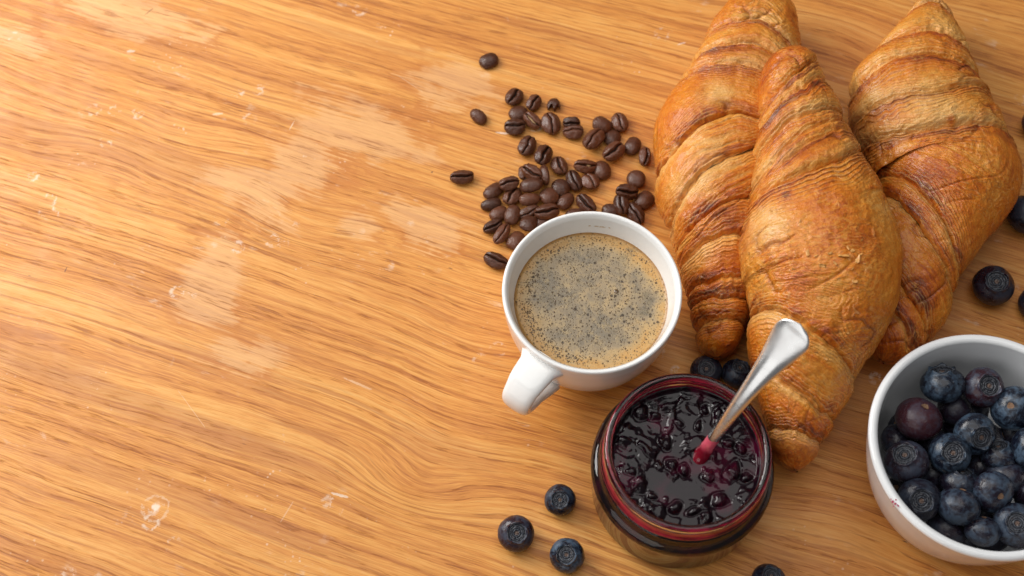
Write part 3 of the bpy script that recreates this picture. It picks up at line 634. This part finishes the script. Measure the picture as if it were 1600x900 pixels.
# loose flakes and crumbs clinging to the front croissant
dg = bpy.context.evaluated_depsgraph_get(); dg.update()
rs = np.random.RandomState(5)
def flake_mesh(sd, r):
    g = np.linspace(-1, 1, 6); a, b_ = np.meshgrid(g, g, indexing='ij'); rr = 1+.35*fbm(a*1.5, b_*1.5, seed=sd)
    x = a*rr*r; y = b_*rr*r*.6; zt = .25*r*fbm(a, b_, seed=sd+3)+.12*r*a*a
    Tp = np.stack([x, y, zt+r*.10], -1); Bt = np.stack([x, y, zt-r*.02], -1)
    n = 6; v_ = np.concatenate([Tp.reshape(-1, 3), Bt.reshape(-1, 3)]); f = []
    for i in range(n-1):
        for j in range(n-1):
            q0 = i*n+j; f.append((q0, q0+n, q0+n+1, q0+1)); f.append((q0+36, q0+37, q0+n+37, q0+n+36))
    for i in range(n-1):
        for (p_, q_) in ((i, i+1), ((i+1)*n+n-1-n, (i+1)*n+n-1), ):
            pass
    bd = [i for i in range(n)]+[i*n+n-1 for i in range(1, n)]+[n*(n-1)+i for i in range(n-2, -1, -1)]+[i*n for i in range(n-2, 0, -1)]
    for i in range(len(bd)):
        p_, q_ = bd[i], bd[(i+1) % len(bd)]; f.append((p_, q_, q_+36, p_+36))
    return new_mesh('flake', v_, f)
FL = [flake_mesh(i, r) for i, r in enumerate((.0007, .0011, .0017, .0005))]
def drop(px, py):
    p_ = at(px, py, .12); d = at(px, py, 0)-p_; d /= np.linalg.norm(d)
    hit, loc, nrm, _, ob, _ = sc.ray_cast(dg, Vector(p_), Vector(d)); return loc, nrm, ob
for (px, py, k) in ((1318, 400, 2), (1305, 412, 1), (1332, 392, 1), (1340, 405, 2), (1296, 396, 1), (1325, 388, 0), (1350, 412, 3), (1346, 375, 3), (1332, 420, 3), (1275, 400, 0), (1285, 415, 2), (1345, 398, 0),
                    (1262, 395, 1), (1205, 330, 0), (1170, 395, 0), (1335, 440, 1), (1310, 435, 0), (1290, 560, 1), (1275, 550, 0), (1250, 345, 3), (1322, 528, 3), (1155, 450, 0), (1153, 480, 0), (1240, 420, 3), (1325, 520, 0)):
    loc, nrm, ob = drop(px, py)
    if ob is None or ob.parent is not C2: continue
    me = FL[k]; f = obj('flake', me, M_FLAKE, C2)
    f.location = loc-Vector(C2B)+nrm*.0002
    f.rotation_euler = (nrm+Vector(rs.uniform(-.35, .35, 3))).to_track_quat('Z', 'Y').to_euler(); f.scale = (rs.uniform(.8, 1.5), rs.uniform(.7, 1.2), 1)

# ------------------------------------------------------------------ coffee beans
def bean_mesh(kind, seed):
    nu, nv = 56, 72
    u = np.linspace(0, np.pi, nu)[:, None]; v_ = np.linspace(0, 2*np.pi, nv, endpoint=False)[None]
    v_ = v_-.26*np.sin(2*(v_-np.pi/2))*.9   # meridians crowd toward the groove on top
    x = -np.cos(u)*.5+0*v_; rr = np.sin(u)**.86; yy = rr*np.cos(v_); zz = rr*np.sin(v_)
    x = x*(1+.03*yy)
    wid = .375; y = yy*wid*(1+.10*fbm(x*2, yy*0, seed=seed)); z = np.where(zz > 0, zz*(.175 if kind in ('split', 'gape') else .30), zz*(.27 if kind in ('split', 'gape') else .16))
    crease = np.zeros_like(x)
    if kind in ('split', 'gape'):
        path_ = .030*np.sin(x*7+seed)+.012*np.sin(x*17+seed*2); d = (y-path_)
        wd_ = .020 if kind == 'split' else .045*(1-.9*np.abs(x*2)**1.5)+.012
        top = sstep(0.0, .12, zz); fade = 1-sstep(.40, .50, np.abs(x))
        g = np.exp(-(d/wd_)**2)*top*fade; crease = g
        z = z+top*(.065*np.exp(-((np.abs(d)-.13)/.12)**2)*rr)-.15*g
    rough = fbm(x*5, y*5, z*5, seed, 3); wr = vnoise(x*9, y*26, z*20, seed+4)
    k = 1+.05*rough+(.032*wr if kind != 'dome' else .010*wr)
    P = np.stack([x*k, y*k, z*k], -1)
    if kind == 'broken':
        cut = P[..., 0] > .12+.16*np.sin(P[..., 1]*18); P[..., 0] = np.where(cut, .12+.16*np.sin(P[..., 1]*18)+.2*(P[..., 0]-.12), P[..., 0])
    P[..., 2] -= P[..., 2].min(); me = grid_mesh('coffee_bean', P, wrap_v=True, flip=True); add_attr(me, 'crease', crease); me.materials.append(M_BEAN)
    return me
BM = {'c': [bean_mesh('split', s) for s in (1, 2, 3, 11, 12, 13)]+[bean_mesh('gape', s) for s in (4, 5, 14)], 'd': [bean_mesh('dome', s) for s in (6, 7, 16, 17)], 'b': [bean_mesh('broken', 9)]}
# (px, py, long px, short px, angle deg anticlockwise in the photo, kind, height mm of its underside, roll deg, label)
BEANS = [
 (764, 93, 28, 25, 20, 'd', 0, 0, 'lone rounded bean farthest up, alone on bare wood above the scatter'),
 (748, 180, 29, 18, -42, 'd', 0, 10, 'lone pointed bean left of the upper cluster, smooth side up'),
 (803, 152, 30, 26, 60, 'c', 0, 0, 'reddish split bean at the top left of the upper cluster'),
 (833, 159, 26, 20, 58, 'c', 0, 18, 'small tilted split bean between the reddish bean and the broken one'),
 (865, 163, 24, 19, -100, 'b', 0, 0, 'small broken bean with a jagged notch at its top'),
 (810, 176, 29, 24, 30, 'd', 0, 0, 'dull smooth bean wedged beneath the reddish split bean'),
 (805, 198, 31, 26, 3, 'c', 0, 0, 'wrinkled bean with a level crease, lowest left of the upper cluster'),
 (833, 187, 31, 20, -45, 'c', 0, 20, 'bean with pale golden chaff along its crease'),
 (860, 193, 35, 27, -75, 'c', 0, 0, 'brown split bean standing upright right of the pale chaff bean'),
 (893, 187, 25, 13, 0, 'c', 2.0, 50, 'thin small bean on edge directly above another in a stacked pair'),
 (896, 205, 30, 25, 2, 'c', 0, 0, 'lower bean of the stacked pair, crease level'),
 (940, 193, 29, 26, -30, 'd', 1.5, 0, 'dark shiny round bean at the top left of the right cluster'),
 (969, 191, 31, 24, -72, 'c', 0, 0, 'upright split bean at the top right of the right cluster'),
 (929, 219, 38, 27, 52, 'c', 1.5, 0, 'large split bean slanting below the dark shiny round bean'),
 (957, 214, 27, 25, 60, 'd', 0, 0, 'dull smooth bean lying deepest in the right cluster'),
 (960, 237, 35, 28, 40, 'c', 1.2, 0, 'large split bean at the bottom of the right cluster'),
 (989, 227, 31, 23, 68, 'd', 0, 0, 'upright smooth bean between the right cluster and the bean by the croissant'),
 (1004, 245, 31, 20, 82, 'c', 0, 28, 'upright wrinkled bean touching the left croissant'),
 (823, 228, 33, 26, 65, 'c', 0, 0, 'split bean at the top tip of the big pile'),
 (846, 243, 35, 25, 66, 'c', 2.2, 14, 'second bean from the top tip of the big pile, leaning on others'),
 (873, 259, 30, 24, -70, 'c', 0, 0, 'split bean at the upper right of the big pile beside bare wood'),
 (721, 276, 35, 21, 8, 'c', 0, 12, 'lone split bean farthest left, apart from every other bean'),
 (796, 285, 30, 21, 15, 'c', 3.5, 0, 'split bean resting on top at the upper left of the big pile'),
 (771, 297, 34, 21, 42, 'd', 0, 0, 'dark smooth slanting bean at the upper left border of the big pile'),
 (767, 317, 31, 19, 15, 'd', 0, 12, 'bean farthest left in the big pile, lying nearly level'),
 (801, 306, 31, 25, 60, 'c', 0, 0, 'brown bean half hidden in the middle left of the big pile'),
 (779, 332, 29, 21, 35, 'd', 0, 0, 'smooth bean below the leftmost bean of the big pile'),
 (831, 289, 35, 23, 5, 'd', 4.2, 0, 'plump smooth bean highest on the big pile at its centre'),
 (834, 268, 34, 22, -35, 'c', 2.5, 20, 'wrinkled bean just above the plump smooth one on the pile'),
 (818, 270, 24, 20, 85, 'c', 0, 15, 'lighter brown bean peeping out at the upper left of the wrinkled one'),
 (857, 272, 32, 16, -80, 'd', 2.5, 70, 'narrow upright bean on edge at the upper middle of the big pile'),
 (876, 291, 27, 26, 10, 'd', 1.8, 0, 'dark round bean at the right side of the big pile'),
 (827, 309, 31, 19, 8, 'd', 2.6, 10, 'level bean directly below the plump smooth one'),
 (858, 305, 29, 27, 30, 'd', 1.8, 0, 'round brown bean with a soft shine at the centre right of the pile'),
 (884, 313, 31, 21, 55, 'd', 0, 0, 'smooth slanting bean farthest right in the big pile'),
 (826, 328, 32, 18, 25, 'c', 1.2, 24, 'wrinkled dark bean in the lower middle of the big pile'),
 (855, 330, 37, 25, 10, 'c', 2.0, 0, 'wide reddish split bean at the lower right of the pile above the cup'),
 (801, 334, 32, 23, 75, 'd', 1.5, 0, 'upright oval smooth bean in the lower left part of the pile'),
 (769, 352, 31, 18, 30, 'c', 0, 24, 'wrinkled bean at the lower left border of the big pile'),
 (783, 365, 36, 19, 58, 'c', .8, 24, 'long steep bean at the lowest left of the big pile'),
 (826, 348, 29, 25, 60, 'd', 1.8, 0, 'round smooth bean beside the cup rim, below the wrinkled dark bean'),
 (847, 347, 28, 20, 20, 'd', 0, 0, 'mostly covered bean between the wide reddish bean and the cup rim'),
 (806, 375, 32, 25, 58, 'd', 0, 0, 'large smooth bean partly under the left shoulder of the cup rim'),
 (774, 408, 37, 24, -25, 'c', 0, 0, 'single split bean left of the cup, below the big pile'),
 (913, 259, 34, 21, 0, 'c', 1.6, 0, 'split bean with pale specks in its level crease, above a pair'),
 (940, 265, 32, 25, -75, 'd', 0, 0, 'smooth reddish bean at the right end of the four bean group'),
 (898, 282, 34, 22, -68, 'c', 0, 10, 'upright split bean at the lower left of the four bean group'),
 (922, 284, 29, 26, -60, 'c', .6, 0, 'cracked bean with a forked crease at the lower right of the four bean group'),
 (995, 278, 28, 27, 0, 'd', 1.5, 0, 'round dark bean at the top of the heap between cup and left croissant'),
 (978, 298, 33, 17, 0, 'c', 1.8, 38, 'level bean on edge just below the round dark bean of that heap'),
 (1007, 312, 32, 28, 45, 'd', 0, 0, 'large round bean nearest the left croissant beside the cup'),
 (973, 319, 34, 24, -82, 'c', 1.0, 0, 'upright double ridged bean in the middle of the heap above the cup'),
 (994, 333, 36, 23, -62, 'c', 0, 12, 'lowest split bean of the right heap, running under the cup rim'),
 (954, 327, 25, 22, 0, 'd', 0, 0, 'small smooth bean at the left foot of the heap above the cup'),
 (917, 318, 36, 22, -50, 'c', 0, 10, 'tilted split bean alone just above the top of the cup rim'),
 (899, 334, 29, 20, 10, 'd', 0, 0, 'bean showing only a sliver over the cup rim left of the tilted one'),
]
rs = np.random.RandomState(4); sil_me = None
for i, (px, py, lp, sp_, ang, kd, hz_, roll, lab) in enumerate(BEANS):
    z0 = hz_*.001; p = at(px, py, z0+.0028); dpx = np.linalg.norm(p-CAM)/FOC
    root = empty('coffee_bean', (p[0], p[1], z0))
    if 'golden chaff' in lab or 'pale specks' in lab: me = BM['c'][6]
    else: me = BM[kd][rs.randint(len(BM[kd]))]
    L_ = lp*dpx*1.08; Wd = sp_*dpx/.75*1.08
    if roll > 30: Wd = L_*.95
    H = min(L_*.95, Wd*1.05)
    b = obj('bean_half' if False else 'bean_shell', me, None, root)
    b.scale = (L_, Wd, H)
    a_ = math.radians(ang); R = Euler((math.radians(roll), 0, 0)).to_matrix(); Rz = Matrix.Rotation(a_, 3, 'Z')
    tl_ = .20 if hz_ > 0 else .10
    Rz = Matrix.Rotation(rs.uniform(-tl_, tl_), 3, 'X') @ Matrix.Rotation(rs.uniform(-tl_, tl_), 3, 'Y') @ Rz
    b.rotation_euler = (Rz@R).to_euler()
    if roll: 
        lift = .5*Wd*.73*abs(math.sin(math.radians(roll)))*.55; b.location = (0, 0, lift*.9)
    tag(root, lab, 'coffee bean', 'roasted coffee beans scattered above the cup')
    if 'golden chaff' in lab or 'pale specks' in lab:
        pts = np.array([[x_, .030*math.sin(x_*7+4)+.012*math.sin(x_*17+8)] for x_ in np.linspace(-.30, .30, 14)])
        if 'specks' in lab: pts = pts[7:12]
        wv = .035*np.sin(np.linspace(.25, 2.9, len(pts))); q = np.linspace(-1, 1, 5)
        Pq = np.stack([np.repeat(pts[:, :1], 5, 1), pts[:, 1:]+wv[:, None]*q[None]*1.2, .425+.014*(1-q[None]**2)+0*pts[:, :1]], -1)
        s_ = obj('chaff', grid_mesh('chaff', Pq, flip=True), M_SILVER, b)

# ------------------------------------------------------------------ blueberries
def berry_skin(seed, calyx=True):
    th = np.linspace(0, 2*np.pi, 72, endpoint=False)[None]
    if calyx:
        prof = [(.0001, -.84)]+[(math.sin(a), -.84*math.cos(a)) for a in np.linspace(.12, 1.57, 16)]+[(math.cos(a), .80*math.sin(a)) for a in np.linspace(.08, .90, 11)]+[(.60, .655), (.575, .70), (.55, .725), (.52, .715), (.50, .67), (.48, .60)]
    else:
        prof = [(.0001, -.86)]+[(math.sin(a), -.86*math.cos(a)) for a in np.linspace(.12, 1.57, 16)]+[(math.cos(a), .84*math.sin(a)) for a in np.linspace(.08, 1.35, 16)]+[(.15, .815), (.10, .79), (.0001, .78)]
    prof = np.array(prof); r = prof[:, 0][:, None]; z = prof[:, 1][:, None]+0*th
    if calyx:
        lobe = np.clip(np.cos(5*th+seed)*.5+.5, 0, 1)**1.6; wt = np.exp(-((r-.55)/.05)**2)*(z > .5)
        z = z+wt*(.11*lobe-.03+.03*vnoise(np.cos(th)*3, np.sin(th)*3, seed=seed)); r = r*(1+wt*(.06*lobe+.04*vnoise(np.cos(th)*2, np.sin(th)*2, seed=seed+5)))
    x, y = r*np.cos(th), r*np.sin(th)
    k = 1+.035*fbm(x*1.6, y*1.6, z*1.6, seed, 2)+.006*vnoise(x*9, y*9, z*9, seed+2)
    return grid_mesh('berry_skin', np.stack([x*k, y*k, z*k], -1), wrap_v=True)
def calyx_mesh(seed):
    r = np.linspace(0, .535, 26)[:, None]; th = np.linspace(0, 2*np.pi, 60, endpoint=False)[None]
    z = .625+.026*np.cos(r*38)*np.exp(-r*2)-.05*np.exp(-(r/.07)**2)+.05*sstep(.40, .53, r)+.03*vnoise(r*14*np.cos(th)+seed, r*14*np.sin(th), seed=seed)+0*th
    return grid_mesh('calyx', np.stack([r*np.cos(th), r*np.sin(th), z], -1), wrap_v=True, flip=True)
def scar_mesh(seed):
    r = np.linspace(0, .15, 8)[:, None]; th = np.linspace(0, 2*np.pi, 24, endpoint=False)[None]
    z = .800+.012*vnoise(r*40*np.cos(th), r*40*np.sin(th), seed=seed)+0*th+.02*sstep(.06, .14, r)
    return grid_mesh('stem_scar', np.stack([r*(1+.15*np.sin(3*th))*np.cos(th), r*(1+.15*np.sin(3*th))*np.sin(th), z], -1), wrap_v=True, flip=True)
for m_ in ():
    pass
SK = [berry_skin(s) for s in (1, 2, 3, 4)]; SKS = [berry_skin(s, False) for s in (5, 6)]; CX = [calyx_mesh(s) for s in (1, 2, 3)]; SC = [scar_mesh(s) for s in (1, 2)]
for m_ in SK+SKS: m_.materials.append(M_BERRY)
for m_ in CX: m_.materials.append(M_CALYX)
for m_ in SC: m_.materials.append(M_SCAR)
def blueberry(px, py, rpx, zc, tilt, azim, kind, label, group, i, look=(.5, 0.)):
    """tilt: degrees the crown leans from straight up; azim: image direction it leans toward (0 = right, 90 = up)"""
    p = at(px, py, zc if zc else .0075); R = rpx*np.linalg.norm(p-CAM)/FOC
    if zc is None: p = at(px, py, R*.83)
    elif zc < .05:   # keep it inside the bowl wall
        R = min(R, .0104); lim = np.interp(p[2]-R*.3, [.008, .013, .026, .038, .046], [.037, .0405, .0440, .0460, .0470])-R*.97
        dxy = p[:2]-np.array([.2056, -.0977]); dl = np.linalg.norm(dxy)
        if dl > lim: p = p.copy(); p[:2] = np.array([.2056, -.0977])+dxy*lim/dl
    t_ = math.radians(tilt); a_ = math.radians(azim)
    up_ = Vector((math.sin(t_)*math.cos(a_), math.sin(t_)*math.sin(a_), math.cos(t_)))
    o = empty('blueberry', (p[0], p[1], p[2]), (up_.to_track_quat('Z', 'Y') @ Euler((0, 0, i*1.7)).to_quaternion()).to_euler()); o.scale = (1, 1, 1)
    b = obj('berry_skin', (SK[i % 4] if kind == 'k' else SKS[i % 2]), None, o); b.scale = (R,)*3
    b['bloom'] = float(look[0]); b['redness'] = float(look[1])
    c = obj('calyx' if kind == 'k' else 'stem_scar', (CX[i % 3] if kind == 'k' else SC[i % 2]), None, o); c.scale = (R,)*3
    tag(o, label, 'blueberry', group); return o
G1 = 'loose blueberries on the table'
TB = [(806, 834, 28.5, None, 13, 290, 'k', 'largest berry of the trio left of the jar, crown up'),
      (875, 781, 24.5, None, 17, 262, 'k', 'smallest and uppermost berry of the trio left of the jar'),
      (886, 868, 27, None, 12, 240, 'k', 'lowest berry of the trio left of the jar, nearest the photo bottom edge'),
      (1201, 908, 27, None, 15, 60, 'k', 'berry cut by the bottom edge of the photo right of the jar'),
      (1103, 580, 25, None, 8, 240, 'k', 'berry behind the jar rim, directly below the left croissant'),
      (1152, 584, 24.5, None, 20, 60, 'k', 'berry behind the jar rim, between the spoon and the left croissant'),
      (1552, 446, 30, None, 8, 250, 'k', 'single berry on bare wood between the right croissant and the bowl'),
      (1601, 335, 29, None, 70, 20, 's', 'berry beside the bulge of the right croissant, half cut by the right edge'),
      (1616, 474, 24, None, 60, 200, 's', 'berry cut by the right edge, beside the single berry above the bowl'),
      (1617, 194, 21, None, 50, 0, 's', 'reddish berry sliver highest up at the right edge of the photo')]
for i, a in enumerate(TB): blueberry(a[0], a[1], a[2], a[3], a[4], a[5], a[6], a[7], G1, i, [(.30, .35), (.40, .05), (.75, 0), (.2, .1), (.15, .1), (.3, .1), (.12, .25), (.15, .1), (.15, .2), (.1, 1.)][i])
G2 = 'blueberries in the white bowl'
BB = [(1473, 600, 33, .036, 50, 100, 'k', 'blue grey berry at the back left inside the bowl, top of the heap'),
      (1537, 606, 30.5, .036, 14, 300, 'k', 'berry with upturned crown and purplish side, at the back of the bowl'),
      (1584, 638, 33.5, .035, 30, 200, 's', 'bright blue berry with a small pale stem scar near the right edge of the bowl'),
      (1435, 655, 37, .034, 25, 65, 's', 'reddish purple berry with a tan stem scar, leftmost of the upper berries'),
      (1523, 678, 31.5, .037, 38, -70, 'k', 'berry in the middle of the bowl with its crown facing down right'),
      (1416, 721, 33, .034, 22, 150, 'k', 'berry with a brownish torn crown against the left wall of the bowl'),
      (1484, 709, 31, .036, 15, 260, 'k', 'berry with a small round crown right of the brownish crowned one'),
      (1492, 640, 28, .024, 60, 30, 's', 'shaded berry sunk between the two highest berries'),
      (1570, 747, 35, .027, 70, 90, 's', 'dull deep berry under the bright ones in the right half of the bowl'),
      (1612, 702, 33, .038, 60, 10, 's', 'blue berry in the bowl cut by the right edge of the photo'),
      (1561, 712, 27, .031, 40, 110, 'k', 'small pale crowned berry tucked left of the one cut by the edge'),
      (1551, 768, 30.5, .036, 35, -75, 's', 'shiny berry with a clear highlight and an orange stem scar'),
      (1436, 781, 32, .034, 22, 255, 'k', 'berry with ringed crown at the lower left of the bowl'),
      (1497, 791, 32, .035, 55, 75, 's', 'smooth plump berry at lower middle of the bowl, small stem nub at its top'),
      (1499, 754, 29, .031, 45, 80, 'k', 'crowned berry squeezed just above the smooth plump one'),
      (1585, 819, 31, .034, 14, 240, 'k', 'crowned berry nearest the front wall at the right of the bowl'),
      (1535, 830, 26, .033, 55, 85, 's', 'small berry lowest in the bowl against the front wall'),
      (1479, 826, 31, .022, 60, 60, 's', 'dark shaded berry deep against the front left wall of the bowl'),
      (1402, 690, 27, .022, 60, 20, 's', 'dark berry deep beside the left wall, under the torn crown berry'),
      (1452, 742, 30, .021, 60, 200, 's', 'deep shaded berry between the left and middle berries'),
      (1532, 728, 30, .020, 60, 100, 's', 'deep shaded berry below the centre of the heap'),
      (1618, 775, 31, .030, 60, 100, 's', 'berry at the right of the heap beyond the shiny one, cut by the edge')]
BX, BY, BR = .2056, -.0977, .0516
for a in ((1515, 640, 'deep dark berry in the gap just below the berry with the purplish side'),
          (1412, 668, 'thin sliver of dark berry directly left of the reddish purple berry'),
          (1455, 695, 'deep dark berry showing just below the reddish purple berry'),
          (1500, 665, 'deep dark berry between the reddish purple berry and the middle crowned one'),
          (1545, 690, 'deep dark berry just below the bright blue berry, right of the middle one'),
          (1590, 680, 'deep dark berry below the bright blue berry, farthest right of the sunken ones'),
          (1500, 855, 'dark sliver of berry left under the small lowest berry at the front wall'),
          (1560, 860, 'dark berry between the small lowest berry and the crowned front wall berry'),
          (1540, 800, 'deep berry in the small gap directly below the shiny highlighted berry'),
          (1415, 765, 'dark sliver at the left wall between the torn crown and ringed crown berries')):
    BB.append((a[0], a[1], 29, .0145, 50, (a[0]*7) % 360, 's', a[2]))
BB += [(1608, 858, 28, .030, 60, 120, 's', 'berry at the front right of the bowl, cut by the photo edge')]
LOOK = [(.75, .0), (.45, .65), (1.0, .0), (.12, 1.0), (.75, .0), (.30, .35), (.62, .0), (.08, .3), (.25, .2), (.9, .0), (.6, .1), (.6, .15), (.12, .1), (.5, .1), (.4, .1), (.45, .1), (.4, .1)]+[(.12, .2)]*30
_pts = []
for i, a in enumerate(BB):
    blueberry(a[0], a[1], a[2], a[3], a[4], a[5], a[6], a[7], G2, i+3, LOOK[i])

# ------------------------------------------------------------------ bowl
bowl = empty('berry_bowl', (BX, BY, 0)); tag(bowl, 'small straight sided white porcelain bowl full of blueberries at lower right', 'bowl')
bo = smooth_profile([(.0001, .0030), (.033, .0028), (.0365, .0004), (.0390, .0006), (.0412, .004), (.0445, .014), (.0478, .028), (.0500, .040), (.0511, .0465)], 7)
br = [(.0494+.0021*math.cos(a), .0482+.0018*math.sin(a)) for a in np.linspace(-.4, math.pi+.1, 16)]
bi = smooth_profile([(.0470, .0462), (.0460, .038), (.0440, .026), (.0405, .013), (.0370, .0075), (.030, .0062), (.0001, .006)], 7)
obj('bowl_body', lathe('bowl_body', list(bo)+br+list(bi), 200), M_BOWL, bowl)
rs = np.random.RandomState(2); vs = []; fs = []
for (dx, dy, rr) in ((0, 0, .0007), (4, 3, .0006), (-3, -4, .0004), (5, -3, .0004), (1, 7, .0003), (8, 6, .0005)):
    p = at(1395+dx, 784+dy, .0500)-np.array([BX, BY, 0]); b0 = len(vs); vs.append((p[0], p[1], .05008)); m = 10
    for j in range(m):
        t_ = 2*math.pi*j/m; e = rr*rs.uniform(.6, 1.3); vs.append((p[0]+e*math.cos(t_), p[1]+e*math.sin(t_), .05004))
    for j in range(m): fs.append((b0, b0+1+j, b0+1+(j+1) % m))
obj('jam_stain', new_mesh('jam_stain', vs, fs), M_JAMSTAIN, bowl)
print('BUILT', len(bpy.data.objects))
